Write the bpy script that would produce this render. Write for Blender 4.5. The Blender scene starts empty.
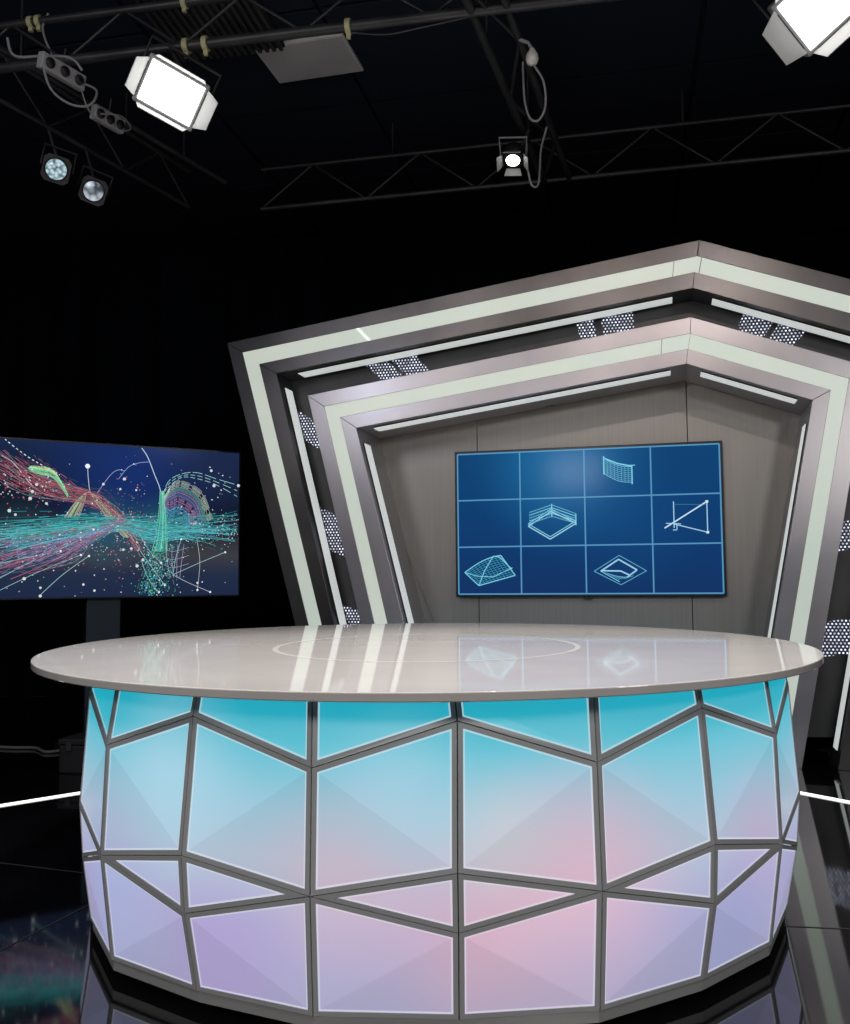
import bpy, math, random
from mathutils import Vector, Matrix, Quaternion
random.seed(7)
R = math.radians
S = bpy.context.scene
COL = S.collection
# ---------------------------------------------------------------- helpers
class MB:
    def __init__(s): s.v=[]; s.f=[]; s.m=[]; s.c=[]; s.sm=[]
    def add(s, vs, fs, m=0, col=None, smooth=False):
        o=len(s.v); s.v+= [tuple(p) for p in vs]
        for f in fs:
            s.f.append([o+i for i in f]); s.m.append(m); s.c.append(col or (1,1,1)); s.sm.append(smooth)
        return s
    def box(s, c, d, m=0, rot=None):
        vs=[Vector((x*d[0]/2,y*d[1]/2,z*d[2]/2)) for x in(-1,1) for y in(-1,1) for z in(-1,1)]
        if rot is not None: vs=[rot@p for p in vs]
        vs=[p+Vector(c) for p in vs]
        return s.add(vs,[(0,1,3,2),(4,6,7,5),(0,4,5,1),(2,3,7,6),(0,2,6,4),(1,5,7,3)],m)
    def prism(s, a, b, m=0):
        """solid between two matching polygons (lists of 3-D points)"""
        n=len(a); fs=[tuple(range(n))[::-1], tuple(range(n,2*n))]
        fs+=[(i,(i+1)%n,n+(i+1)%n,n+i) for i in range(n)]
        return s.add(list(a)+list(b),fs,m)
    def tube(s, pts, r, m=0, n=8, cap=True, smooth=True):
        pts=[Vector(p) for p in pts]; rings=[]
        up=None
        for i,p in enumerate(pts):
            t=(pts[min(i+1,len(pts)-1)]-pts[max(i-1,0)]).normalized()
            if up is None:
                up=Vector((0,0,1)) if abs(t.z)<.9 else Vector((1,0,0))
            x=t.cross(up).normalized(); up=x.cross(t).normalized()
            rr=r[i] if isinstance(r,(list,tuple)) else r
            rings.append([p+x*math.cos(a)*rr+up*math.sin(a)*rr for a in [2*math.pi*k/n for k in range(n)]])
        vs=[q for g in rings for q in g]; fs=[]
        for i in range(len(pts)-1):
            for k in range(n): fs.append((i*n+k,i*n+(k+1)%n,(i+1)*n+(k+1)%n,(i+1)*n+k))
        s.add(vs,fs,m,smooth=smooth)
        if cap:
            s.add(rings[0],[tuple(range(n))[::-1]],m); s.add(rings[-1],[tuple(range(n))],m)
        return s
    def lathe(s, prof, c=(0,0,0), n=48, m=0, sx=1, sy=1, smooth=True):
        vs=[];fs=[]
        for r,z in prof:
            for k in range(n):
                a=2*math.pi*k/n; vs.append((c[0]+r*sx*math.sin(a),c[1]-r*sy*math.cos(a),c[2]+z))
        for i in range(len(prof)-1):
            for k in range(n): fs.append((i*n+k,i*n+(k+1)%n,(i+1)*n+(k+1)%n,(i+1)*n+k))
        s.add(vs,fs,m,smooth=smooth); 
        if prof[0][0]>1e-4: s.add(vs[:n],[tuple(range(n))[::-1]],m)
        if prof[-1][0]>1e-4: s.add(vs[-n:],[tuple(range(n))],m)
        return s
    def build(s, name, mats, parent=None, bevel=0, seg=2, colattr=False):
        me=bpy.data.meshes.new(name); me.from_pydata(s.v,[],s.f)
        for mt in (mats if isinstance(mats,(list,tuple)) else [mats]): me.materials.append(mt)
        me.polygons.foreach_set('material_index',s.m); me.polygons.foreach_set('use_smooth',s.sm)
        if colattr:
            ca=me.color_attributes.new('tint','FLOAT_COLOR','CORNER'); d=[]
            for f,c in zip(s.f,s.c): d+= [c[0],c[1],c[2],1.0]*len(f)
            ca.data.foreach_set('color',d)
        me.update()
        o=bpy.data.objects.new(name,me); COL.objects.link(o)
        if parent: o.parent=parent
        if bevel:
            b=o.modifiers.new('bevel','BEVEL'); b.width=bevel; b.segments=seg; b.limit_method='ANGLE'; b.angle_limit=R(40)
        return o
def tag(o,label,cat,group=None,kind=None):
    o['label']=label; o['category']=cat
    if group: o['group']=group
    if kind: o['kind']=kind
    return o
def empty(name,loc,rz=0,label=None,cat=None,group=None):
    o=bpy.data.objects.new(name,None); COL.objects.link(o); o.location=loc; o.rotation_euler=(0,0,rz); o.empty_display_size=.1
    if label: tag(o,label,cat,group)
    return o
# ---------------------------------------------------------------- materials
def mat(name,col=(.5,.5,.5),rough=.5,metal=0,emit=None,es=0,coat=0,spec=.5):
    m=bpy.data.materials.new(name); m.use_nodes=True; b=m.node_tree.nodes['Principled BSDF']
    b.inputs['Base Color'].default_value=(*col,1); b.inputs['Roughness'].default_value=rough; b.inputs['Metallic'].default_value=metal
    b.inputs['Specular IOR Level'].default_value=spec; b.inputs['Coat Weight'].default_value=coat; b.inputs['Coat Roughness'].default_value=.05
    if emit: b.inputs['Emission Color'].default_value=(*emit,1); b.inputs['Emission Strength'].default_value=es
    return m
def N(m,t,**k):
    n=m.node_tree.nodes.new(t)
    for a,v in k.items(): setattr(n,a,v)
    return n
def bs(m): return m.node_tree.nodes['Principled BSDF']
def noise_col(m,c1,c2,scale=(3,3,3),detail=4,lo=.35,hi=.65,out='Base Color',rough=None,bump=0):
    L=m.node_tree.links; tc=N(m,'ShaderNodeTexCoord'); mp=N(m,'ShaderNodeMapping'); mp.inputs['Scale'].default_value=scale
    nz=N(m,'ShaderNodeTexNoise'); nz.inputs['Scale'].default_value=1; nz.inputs['Detail'].default_value=detail
    cr=N(m,'ShaderNodeValToRGB'); cr.color_ramp.elements[0].position=lo; cr.color_ramp.elements[1].position=hi
    cr.color_ramp.elements[0].color=(*c1,1); cr.color_ramp.elements[1].color=(*c2,1)
    L.new(tc.outputs['Object'],mp.inputs[0]); L.new(mp.outputs[0],nz.inputs['Vector']); L.new(nz.outputs['Fac'],cr.inputs[0]); L.new(cr.outputs[0],bs(m).inputs[out])
    if rough:
        mr=N(m,'ShaderNodeMapRange'); mr.inputs['To Min'].default_value=rough[0]; mr.inputs['To Max'].default_value=rough[1]
        L.new(nz.outputs['Fac'],mr.inputs['Value']); L.new(mr.outputs[0],bs(m).inputs['Roughness'])
    if bump:
        bp=N(m,'ShaderNodeBump'); bp.inputs['Strength'].default_value=bump; bp.inputs['Distance'].default_value=.002
        L.new(nz.outputs['Fac'],bp.inputs['Height']); L.new(bp.outputs[0],bs(m).inputs['Normal'])
    return m
M={}
M['floor']=noise_col(mat('black_gloss_floor',(.004,.004,.005),.05,spec=.7,coat=.2),(.003,.003,.004),(.006,.006,.007),(2,2,2),rough=(.03,.07))
bs(M['floor']).inputs['IOR'].default_value=1.6
M['floor_seam']=mat('floor_seam',(.05,.05,.055),.4)
M['wall']=noise_col(mat('black_drape',(.004,.005,.009),.95,spec=.05),(.0012,.002,.004),(.003,.0045,.008),(6,6,.4))
M['ceiling']=mat('ceiling_black',(.012,.015,.024),.95,spec=.1)
M['steel_out']=noise_col(mat('steel_dark',(.2,.19,.19),.34,.72),(.09,.088,.096),(.15,.142,.142),(1.6,1.6,1.2),rough=(.24,.36))
M['steel_in']=noise_col(mat('steel_light',(.42,.4,.4),.36,.62),(.38,.37,.41),(.50,.47,.49),(1.6,1.6,1.2),rough=(.24,.38))
M['steel_wall']=noise_col(mat('brushed_wall',(.3,.28,.26),.42,.75),(.245,.235,.225),(.275,.262,.25),(90,90,.8),detail=6,rough=(.36,.5))
M['charcoal']=noise_col(mat('charcoal_panel',(.05,.05,.055),.45,.3),(.035,.035,.038),(.06,.058,.06),(3,3,3))
M['strip']=noise_col(mat('light_strip_acrylic',(.55,.6,.55),.35),(.5,.57,.52),(.6,.64,.58),(1.3,1.3,1.3))
def soft_emit(m,c1,c2,st,scale=(1,1,1)):
    L=m.node_tree.links; tc=N(m,'ShaderNodeTexCoord'); mp=N(m,'ShaderNodeMapping'); mp.inputs['Scale'].default_value=scale
    nz=N(m,'ShaderNodeTexNoise'); nz.inputs['Scale'].default_value=1; cr=N(m,'ShaderNodeValToRGB')
    cr.color_ramp.elements[0].position=.3; cr.color_ramp.elements[1].position=.7
    cr.color_ramp.elements[0].color=(*c1,1); cr.color_ramp.elements[1].color=(*c2,1)
    L.new(tc.outputs['Object'],mp.inputs[0]); L.new(mp.outputs[0],nz.inputs['Vector']); L.new(nz.outputs['Fac'],cr.inputs[0]); L.new(cr.outputs[0],bs(m).inputs['Emission Color'])
    bs(m).inputs['Emission Strength'].default_value=st
soft_emit(M['strip'],(.31,.37,.32),(.38,.40,.35),1.0)
M['led']=mat('led_tube',(.7,.7,.7),.4,emit=(.60,.64,.62),es=.75)
M['joint']=mat('strip_joint',(.15,.16,.15),.6)
M['white_bright']=mat('bright_slit',(.8,.8,.8),.4,emit=(.9,1,.92),es=.7)
M['floor_led']=mat('floor_led',(.9,.9,.9),.4,emit=(1,1,.95),es=1.6)
M['black']=mat('black_metal',(.012,.012,.014),.5,.2)
M['blackgloss']=mat('black_plastic',(.01,.01,.012),.25)
M['truss']=noise_col(mat('truss_paint',(.04,.04,.042),.45,.2),(.022,.022,.025),(.04,.04,.043),(5,5,5))
M['yellow']=mat('clamp_yellow',(.42,.40,.22),.6,emit=(.42,.4,.22),es=0)
M['greyplast']=mat('grey_plastic',(.32,.31,.33),.5)
M['cable']=mat('cable_grey',(.22,.21,.22),.6)
M['cableblack']=mat('cable_black',(.02,.02,.022),.6)
M['lamp_on']=mat('lamp_face',(.9,.9,.9),.4,emit=(1,1,.97),es=7)
M['door_metal']=mat('barn_door_metal',(.28,.28,.28),.5,.2)
M['table']=noise_col(mat('white_lacquer',(.6,.57,.55),.07,coat=0,spec=.38),(.70,.66,.635),(.74,.70,.675),(5,5,5),rough=(.035,.055))
M['edge']=mat('tabletop_edge',(.55,.52,.5),.3)
M['inlay']=mat('inlay_ring',(.95,.91,.84),.12)
M['frame']=mat('desk_frame_silver',(.60,.60,.62),.42,.1)
M['black2']=mat('grey_black_plate',(.035,.033,.037),.5)
M['trim']=mat('desk_trim',(.5,.5,.5),.4,.2)
M['tv_bezel']=mat('tv_bezel',(.008,.01,.015),.3)
M['case']=mat('case_black',(.012,.011,.014),.6)
M['pedestal']=mat('pedestal_navy',(.012,.02,.035),.5)
# perforated plate backlit: hexagonal rows of dots
def perf():
    m=mat('perforated_plate',(.02,.02,.024),.45,.3); L=m.node_tree.links
    tc=N(m,'ShaderNodeTexCoord'); sp=N(m,'ShaderNodeSeparateXYZ'); L.new(tc.outputs['Object'],sp.inputs[0])
    def ma(op,a,b=None):
        n=N(m,'ShaderNodeMath',operation=op)
        for i,x in enumerate((a,b)):
            if x is None: continue
            if isinstance(x,(int,float)): n.inputs[i].default_value=x
            else: L.new(x,n.inputs[i])
        return n.outputs[0]
    p=.0235
    v=ma('DIVIDE',sp.outputs['Z'],p*.866); row=ma('FLOOR',v); odd=ma('MODULO',ma('ABSOLUTE',row),2.0)
    u=ma('ADD',ma('DIVIDE',sp.outputs['X'],p),ma('MULTIPLY',odd,.5))
    fu=ma('SUBTRACT',ma('FRACT',u),.5); fv=ma('MULTIPLY',ma('SUBTRACT',ma('FRACT',v),.5),.866)
    d=ma('SQRT',ma('ADD',ma('MULTIPLY',fu,fu),ma('MULTIPLY',fv,fv)))
    dot=ma('LESS_THAN',d,.26)
    cell=N(m,'ShaderNodeCombineXYZ'); L.new(ma('FLOOR',u),cell.inputs[0]); L.new(row,cell.inputs[1])
    wn=N(m,'ShaderNodeTexWhiteNoise',noise_dimensions='2D'); L.new(cell.outputs[0],wn.inputs['Vector'])
    st=ma('MULTIPLY',dot,ma('ADD',ma('MULTIPLY',wn.outputs['Value'],.8),.35))
    bs(m).inputs['Emission Color'].default_value=(.72,.76,.95,1); L.new(ma('MULTIPLY',st,1.5),bs(m).inputs['Emission Strength'])
    return m
M['perf']=perf()
# desk diffusers: light from the LED rows inside, cyan at the top, pink and lilac below
def glow(nm='desk_diffuser',st=.90,white=0):
    m=mat(nm,(.34,.35,.37),.30,spec=.45); L=m.node_tree.links
    tc=N(m,'ShaderNodeTexCoord'); sp=N(m,'ShaderNodeSeparateXYZ'); L.new(tc.outputs['Object'],sp.inputs[0])
    mr=N(m,'ShaderNodeMapRange'); mr.inputs['From Max'].default_value=.9; L.new(sp.outputs['Z'],mr.inputs['Value'])
    cr=N(m,'ShaderNodeValToRGB'); e=cr.color_ramp
    stops=[(0,(.34,.33,.52)),(.30,(.40,.38,.62)),(.50,(.43,.52,.66)),(.64,(.28,.54,.68)),(.78,(.10,.52,.66)),(.84,(.02,.47,.60)),(1,(.0,.36,.50))]
    e.elements[0].position=stops[0][0]; e.elements[0].color=(*stops[0][1],1); e.elements[1].position=1; e.elements[1].color=(*stops[-1][1],1)
    for p_,c in stops[1:-1]:
        q=e.elements.new(p_); q.color=(*c,1)
    L.new(mr.outputs[0],cr.inputs[0]); cur=cr.outputs[0]
    blobs=[((.36,-1.25,.40),.40,(.76,.45,.58),.8),((-.22,-1.28,.40),.33,(.66,.42,.52),.6),((.12,-1.3,.26),.34,(.70,.38,.47),.7),
           ((-.58,-1.15,.17),.30,(.40,.30,.64),.75),((-.75,-1.1,.62),.34,(.38,.66,.80),.7),((-.95,-.9,.28),.4,(.34,.42,.72),.6),
           ((.95,-.95,.40),.28,(.56,.40,.64),.6),((.85,-1.0,.18),.30,(.30,.34,.62),.75),((-.1,-1.3,.62),.26,(.36,.62,.76),.55),((0.15,-1.3,.52),.22,(.55,.60,.62),.5),((.3,-1.25,.08),.3,(.46,.36,.52),.6)]
    for c,r,colr,w in blobs:
        vd=N(m,'ShaderNodeVectorMath',operation='DISTANCE'); vd.inputs[1].default_value=c; L.new(tc.outputs['Object'],vd.inputs[0])
        g=N(m,'ShaderNodeMapRange',interpolation_type='SMOOTHSTEP'); g.inputs['From Min'].default_value=0; g.inputs['From Max'].default_value=r; g.inputs['To Min'].default_value=w; g.inputs['To Max'].default_value=0
        L.new(vd.outputs['Value'],g.inputs['Value'])
        mx=N(m,'ShaderNodeMix',data_type='RGBA'); L.new(g.outputs[0],mx.inputs['Factor']); L.new(cur,mx.inputs['A']); mx.inputs['B'].default_value=(*colr,1); cur=mx.outputs['Result']
    if white:
        mx=N(m,'ShaderNodeMix',data_type='RGBA'); mx.inputs['Factor'].default_value=white; L.new(cur,mx.inputs['A']); mx.inputs['B'].default_value=(.85,.9,.95,1); cur=mx.outputs['Result']
    L.new(cur,bs(m).inputs['Emission Color']); bs(m).inputs['Emission Strength'].default_value=st
    return m
M['glow']=glow(); M['glow_shaded']=glow('desk_diffuser_shaded_facet',.81); M['rim']=glow('panel_rim',.84,.42)  # second diffuser is the same acrylic dimmed, crease shade painted into its glow
def tintmat(name,st):
    m=mat(name,(.01,.01,.01),.15,spec=.04); at=N(m,'ShaderNodeAttribute',attribute_name='tint'); m.node_tree.links.new(at.outputs['Color'],bs(m).inputs['Emission Color']); bs(m).inputs['Emission Strength'].default_value=st
    return m
M['gfx']=tintmat('screen_graphics',1.0)
def screen_bg(name,stops,axis='Z',lo=0,hi=1,st=1,hot=None):
    m=mat(name,(.004,.005,.01),.12,spec=.04); L=m.node_tree.links; tc=N(m,'ShaderNodeTexCoord'); sp=N(m,'ShaderNodeSeparateXYZ'); L.new(tc.outputs['Object'],sp.inputs[0])
    mr=N(m,'ShaderNodeMapRange'); mr.inputs['From Min'].default_value=lo; mr.inputs['From Max'].default_value=hi; L.new(sp.outputs[axis],mr.inputs['Value'])
    cr=N(m,'ShaderNodeValToRGB'); e=cr.color_ramp; e.elements[0].position=stops[0][0]; e.elements[0].color=(*stops[0][1],1); e.elements[1].position=stops[-1][0]; e.elements[1].color=(*stops[-1][1],1)
    for p_,c in stops[1:-1]: q=e.elements.new(p_); q.color=(*c,1)
    L.new(mr.outputs[0],cr.inputs[0]); cur=cr.outputs[0]
    for c,r,colr,w in (hot or []):
        vd=N(m,'ShaderNodeVectorMath',operation='DISTANCE'); vd.inputs[1].default_value=c; L.new(tc.outputs['Object'],vd.inputs[0])
        g=N(m,'ShaderNodeMapRange',interpolation_type='SMOOTHSTEP'); g.inputs['From Max'].default_value=r; g.inputs['To Min'].default_value=w; g.inputs['To Max'].default_value=0
        L.new(vd.outputs['Value'],g.inputs['Value']); mx=N(m,'ShaderNodeMix',data_type='RGBA'); L.new(g.outputs[0],mx.inputs['Factor']); L.new(cur,mx.inputs['A']); mx.inputs['B'].default_value=(*colr,1); cur=mx.outputs['Result']
    L.new(cur,bs(m).inputs['Emission Color']); bs(m).inputs['Emission Strength'].default_value=st
    return m
# ---------------------------------------------------------------- room
def struct(name,mb,m,kind='structure'):
    o=mb.build(name,m); o['kind']=kind; return o
X0,X1,Y0,Y1,ZC=-6.5,6.5,-4.5,9.6,4.8
struct('floor',MB().box(((X0+X1)/2,(Y0+Y1)/2,-.05),(X1-X0,Y1-Y0,.1)),M['floor'])
def drape(p,q):
    """wall hung with a pleated black drape"""
    p=Vector(p); q=Vector(q); d=(q-p); L_=d.length; d.normalize(); n=Vector((-d.y,d.x,0)); k=int(L_/.11); mb=MB(); a=[];b=[]
    for i in range(k+1):
        w=p+d*(L_*i/k)+n*(.035*math.sin(i*1.9)+.02*math.sin(i*.77))
        a.append(w); b.append(w+Vector((0,0,ZC+.06)))
    for i in range(k): mb.add([a[i],a[i+1],b[i+1],b[i]],[(0,1,2,3)],0,smooth=True)
    mb.box(tuple((p+q)/2-n*.12+Vector((0,0,ZC/2))),(L_ if abs(d.x)>.5 else .08,L_ if abs(d.y)>.5 else .08,ZC))
    return mb
struct('wall_back',drape((X1,Y1,0),(X0,Y1,0)),M['wall'])
struct('wall_left',drape((X0,Y1,0),(X0,Y0,0)),M['wall'])
struct('wall_right',drape((X1,Y0,0),(X1,Y1,0)),M['wall'])
struct('wall_front',drape((X0,Y0,0),(X1,Y0,0)),M['wall'])
# ceiling of large black acoustic tiles with shadow gaps
cb=MB(); cb.box(((X0+X1)/2,(Y0+Y1)/2,ZC+.07),(X1-X0,Y1-Y0,.06))
ca,sa=math.cos(R(-12)),math.sin(R(-12))
tw=1.2
for i in range(-8,9):
    for j in range(-8,9):
        cx,cy=i*tw+.2,j*tw+2.6; x=cx*ca-cy*sa; y=cx*sa+cy*ca+1.0
        if X0+.1<x<X1-.1 and Y0+.1<y<Y1+.3: cb.box((x,y,ZC+.02),(tw-.035,tw-.035,.04),rot=Matrix.Rotation(R(-12),3,'Z'))
struct('ceiling',cb,M['ceiling'])
# seams between the floor plates
fs_=MB()
def seam(p,q,w=.004,z=.0012):
    p=Vector((*p,z)); q=Vector((*q,z)); d=(q-p).normalized(); n=Vector((-d.y,d.x,0))*w
    fs_.add([p-n,q-n,q+n,p+n],[(0,1,2,3)])
seam((-3.6,4.6),(-1.39,3.812)); seam((-1.390,3.812),(-1.2,3.74)); seam((-1.40,2.9),(-1.19,3.57)); seam((-1.19,3.57),(-1.05,4.0))
seam((1.0,3.215),(2.4,3.0))
o=struct('trim_1',fs_,M['floor_seam'])
# LED line let into the floor, a wide polygon round the desk
P_=[(-2.9,4.35),(-2.239,4.942),(-1.915,5.232),(-1.55,5.54),(-.9,5.86)]
def floor_line(name,pts,label):
    mb=MB()
    for p,q in zip(pts,pts[1:]):
        p=Vector((*p,0)); q=Vector((*q,0)); d=(q-p).normalized(); n=Vector((-d.y,d.x,0))*.017
        a=[p-n,q-n,q+n,p+n]; mb.prism([v+Vector((0,0,.0006)) for v in a],[v+Vector((0,0,.005)) for v in a])
    o=mb.build(name,M['floor_led']); tag(o,label,'floor light','light lines let into the floor'); return o
floor_line('floor_light_line',[(-3.2,4.083),(-2.239,4.942),(-1.9,5.245)],'glowing white light line in the black floor, left of the desk')
floor_line('floor_light_line',[(1.86,5.295),(2.18,4.875),(2.6,4.33)],'glowing white light line in the black floor, right of the desk')
# ---------------------------------------------------------------- DESK
NC=22; T0=R(1.85); DX,DY=.0307,3.690
LV={'E0':(1.285,.872),'E1':(1.301,.802),'E2':(1.326,.435),'E3':(1.311,.274),'E4':(1.274,.06),'O0':(1.300,.872),'O1':(1.324,.688),'O2':(1.333,.367),'O4':(1.296,.06)}
FIX={(0,'E1'):(1.301,2.09,.806),(0,'E2'):(1.326,1.89,.435),(0,'E3'):(1.301,1.99,.281),(0,'E4'):(1.275,2.03,.06),
(-1,'O1'):(1.317,-14.33,.686),(-1,'O2'):(1.325,-14.37,.368),(-1,'O4'):(1.292,-14.55,.06),
(-2,'E1'):(1.304,-30.87,.797),(-2,'E2'):(1.34,-30.96,.433),(-2,'E3'):(1.325,-31.03,.277),(-2,'E4'):(1.279,-30.91,.06),
(1,'O1'):(1.316,18.13,.69),(1,'O2'):(1.328,18.15,.368),(1,'O4'):(1.298,18.26,.06),
(2,'E1'):(1.298,34.56,.802),(2,'E2'):(1.33,34.6,.435),(2,'E3'):(1.32,34.66,.275),(2,'E4'):(1.278,34.64,.06),
(-3,'O1'):(1.331,-47.24,.684),(-3,'O2'):(1.343,-47.27,.367),(-3,'O4'):(1.306,-47.25,.06),
(3,'O1'):(1.324,50.95,.69),(3,'O2'):(1.331,50.9,.364),(3,'O4'):(1.29,50.8,.06),
(-4,'E2'):(1.31,-63.62,.439),(-4,'E3'):(1.298,-63.51,.265),(-4,'E4'):(1.268,-63.61,.06),
(-4,'E0'):(1.262,-63.6,.872),(-4,'E1'):(1.285,-63.6,.802),(-5,'O0'):(1.275,-79.95,.872),(-5,'O1'):(1.300,-79.95,.688),(-5,'O2'):(1.31,-79.95,.367),(-5,'O4'):(1.275,-79.95,.06),(4,'E2'):(1.326,67.32,.437),(4,'E3'):(1.311,67.21,.262),(4,'E4'):(1.272,67.29,.06)}
def node(k,l,dr=0,z=None):
    if k>NC/2: k-=NC
    if (k,l) in FIX: r,t,zz=FIX[(k,l)]; t=R(t)
    else: (r,zz),t=LV[l],T0+k*2*math.pi/NC
    r+=dr
    return Vector((r*math.sin(t),-r*math.cos(t),zz if z is None else z))
desk=empty('news_desk',(DX,DY,0),0,'large round presenter desk with white gloss top and glowing faceted blue and pink front','desk')
def inset(P,w):
    n=len(P); out=[]
    for i in range(n):
        a=(P[i-1]-P[i]).normalized(); b=(P[(i+1)%n]-P[i]).normalized()
        s_=a.cross(b).length; out.append(P[i]+(a+b)*(w/max(s_,.15)))
    return out
def panel(P,fold,nm):
    """P: corners (outward-facing loop); fold: (i,j) diagonal index pair for a creased quad"""
    c=sum(P,Vector())/len(P); out=Vector((c.x,c.y,0)).normalized()
    if sum(((P[i]-c).cross(P[(i+1)%len(P)]-c) for i in range(len(P))),Vector()).dot(out)<0:
        P=P[::-1]; 
        if fold: n=len(P); fold=(n-1-fold[0],n-1-fold[1])
    A=inset(P,.0013); B=inset(P,.0140); C=inset(P,.0190)
    mb=MB(); n=len(P)
    # metal frame of this panel: outer wall, face, inner wall
    h=out*.004; bk=-out*.012
    for i in range(n):
        j=(i+1)%n
        mb.add([A[i]+h,A[j]+h,B[j]+h,B[i]+h, A[i]+bk,A[j]+bk,B[j]+bk,B[i]+bk],[(0,1,2,3),(0,4,5,1),(3,2,6,7),(4,7,6,5)])
    fr=MB(); rim=[]
    pn=MB()
    for i in range(n):
        j=(i+1)%n
        pn.add([B[i]+out*.001,B[j]+out*.001,C[j]+out*.0015,C[i]+out*.0015],[(0,1,2,3)],1)
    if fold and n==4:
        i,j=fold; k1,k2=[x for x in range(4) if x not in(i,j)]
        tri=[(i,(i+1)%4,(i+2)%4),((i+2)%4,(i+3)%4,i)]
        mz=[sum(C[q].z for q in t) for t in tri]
        for t,z_ in zip(tri,mz): pn.add([C[q]+out*.0015 for q in t],[(0,1,2)],2 if z_==min(mz) else 0)  # lower triangle takes the dimmed copy so the fold reads as shaded
    else: pn.add([q+out*.0015 for q in C],[tuple(range(n))],0)
    Bk=[q-out*.010 for q in B]; pn.add(Bk,[tuple(range(n))[::-1]],1)
    p=pn.build('light_panel',[M['glow'],M['rim'],M['glow_shaded']],desk)
    f=mb.build('panel_frame',M['frame'],p)
    return p
for k in range(NC):
    for e,o_ in ((k,(k+1)),(k,(k-1))):
        if k%2: continue
        o2=o_%NC
        E=lambda l: node(e,l)
        O=lambda l: node(o2,l)
        panel([E('E0'),E('E1'),O('O1'),O('O0')],None,'top')
        panel([E('E1'),E('E2'),O('O2'),O('O1')],(1,3),'big')
        panel([E('E2'),E('E3'),O('O2')],None,'tri')
        panel([E('E3'),E('E4'),O('O4'),O('O2')],(0,2),'low')
# dark core behind the joints, trim band and recessed plinth
core=MB()
def ringpoly(fn): return [fn(k) for k in range(NC)]
lv_=[[node(k,'E4' if k%2==0 else 'O4',-.03) for k in range(NC)],[node(k,'E2' if k%2==0 else 'O2',-.03) for k in range(NC)],[node(k,'E1' if k%2==0 else 'O1',-.03) for k in range(NC)],[node(k,'E0' if k%2==0 else 'O0',-.03) for k in range(NC)]]
for a,b in zip(lv_,lv_[1:]):
    for k in range(NC): j=(k+1)%NC; core.add([a[k],a[j],b[j],b[k]],[(0,1,2,3)])
core.build('core_shell',M['blackgloss'],desk)
tr=MB(); a=[node(k,'E4' if k%2==0 else 'O4',-.004,.058) for k in range(NC)]; b=[node(k,'E4' if k%2==0 else 'O4',-.004,.028) for k in range(NC)]
tr.prism(b,a); tr.build('base_trim',M['trim'],desk)
tr=MB(); a=[node(k,'E4' if k%2==0 else 'O4',-.12,.03) for k in range(NC)]; b=[node(k,'E4' if k%2==0 else 'O4',-.12,.0) for k in range(NC)]
tr.prism(b,a); tr.build('plinth',M['blackgloss'],desk)
TX,TY,TRX,TRY=.0038-DX,3.951-DY,1.5086,1.7439
tt=MB()
prof=[(.0,.874),(.93,.874),(.994,.8745),(.9985,.8765),(1.0,.879),(1.0,.897),(.9993,.8993),(.998,.9),(.0,.9)]
tt.lathe([(r,z) for r,z in prof],(TX,TY,0),n=220,sx=TRX,sy=TRY,smooth=False)
tt.build('tabletop',M['table'],desk)
il=MB(); cx_,cy_=.0017-DX,3.7653-DY; n=120
for k in range(n):
    a0,a1=2*math.pi*k/n,2*math.pi*(k+1)/n
    q=[(cx_+(.6+d)*math.sin(t),cy_-(.7488+d)*math.cos(t),.9006) for t,d in ((a0,-.010),(a1,-.010),(a1,.010),(a0,.010))]
    il.add(q,[(0,1,2,3)])
il.build('inlay_ring',M['inlay'],desk)
# ---------------------------------------------------------------- ARCH
PSI=R(14.5); P0=(2.278,5.7186,0)
LP=dict(
a=[(-3.078,0),(-3.846,2.911),(-.502,3.347),(1.036,2.761),(.50,0)],
b=[(-2.978,0),(-3.721,2.832),(-.520,3.242),(.923,2.697),(.40,0)],
c=[(-2.886,0),(-3.590,2.738),(-.539,3.138),(.810,2.631),(.30,0)],
d=[(-2.797,0),(-3.452,2.660),(-.551,3.033),(.700,2.551),(.205,0)],
e=[(-2.607,0),(-3.213,2.484),(-.569,2.844),(.476,2.449),(.0,0)],
f=[(-2.508,0),(-3.086,2.398),(-.578,2.736),(.356,2.383),(-.105,0)],
g=[(-2.421,0),(-2.968,2.316),(-.596,2.636),(.250,2.318),(-.190,0)],
h=[(-2.290,0),(-2.847,2.232),(-.605,2.540),(.142,2.261),(-.2875,0)])
def P3(q,y): return Vector((q[0],y,q[1]))
def lerp(p,q,t): return (p[0]+(q[0]-p[0])*t,p[1]+(q[1]-p[1])*t)
def seg_prism(mb,o_,i_,s,y0,y1,t0=0,t1=1,m=0):
    A,B=LP[o_],LP[i_]; q=[lerp(A[s],A[s+1],t0),lerp(A[s],A[s+1],t1),lerp(B[s],B[s+1],t1),lerp(B[s],B[s+1],t0)]
    mb.prism([P3(p,y0) for p in q],[P3(p,y1) for p in q],m)
NM=['leg','beam','beam','leg']
def portal(name,L4,depth,steel,label,joints):
    root=empty(name,P0,-PSI,label,'backdrop frame'); o_,b_,c_,i_=L4
    for s in range(4):
        mb=MB(); seg_prism(mb,o_,i_,s,.012,depth); seg_prism(mb,o_,b_,s,0,.0125); seg_prism(mb,c_,i_,s,0,.0125)
        seg=mb.build(NM[s],steel,root,bevel=.0025)
        mb=MB(); seg_prism(mb,b_,c_,s,.004,.0118); mb.build('light_strip',M['strip'],seg)
        jm=MB()
        for js,t,w in joints:
            if js==s: 
                A,B=LP[b_],LP[c_]; seg_prism(jm,b_,c_,s,.0033,.006,t-w,t+w)
        if jm.f: jm.build('strip_joint',M['joint'],seg)
    return root
outer=portal('outer_portal_frame',('a','b','c','d'),.30,M['steel_out'],'outer dark steel five-sided frame with pale light band, towering behind the desk',[(1,.955,.0006),(2,.02,.0016)])
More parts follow.
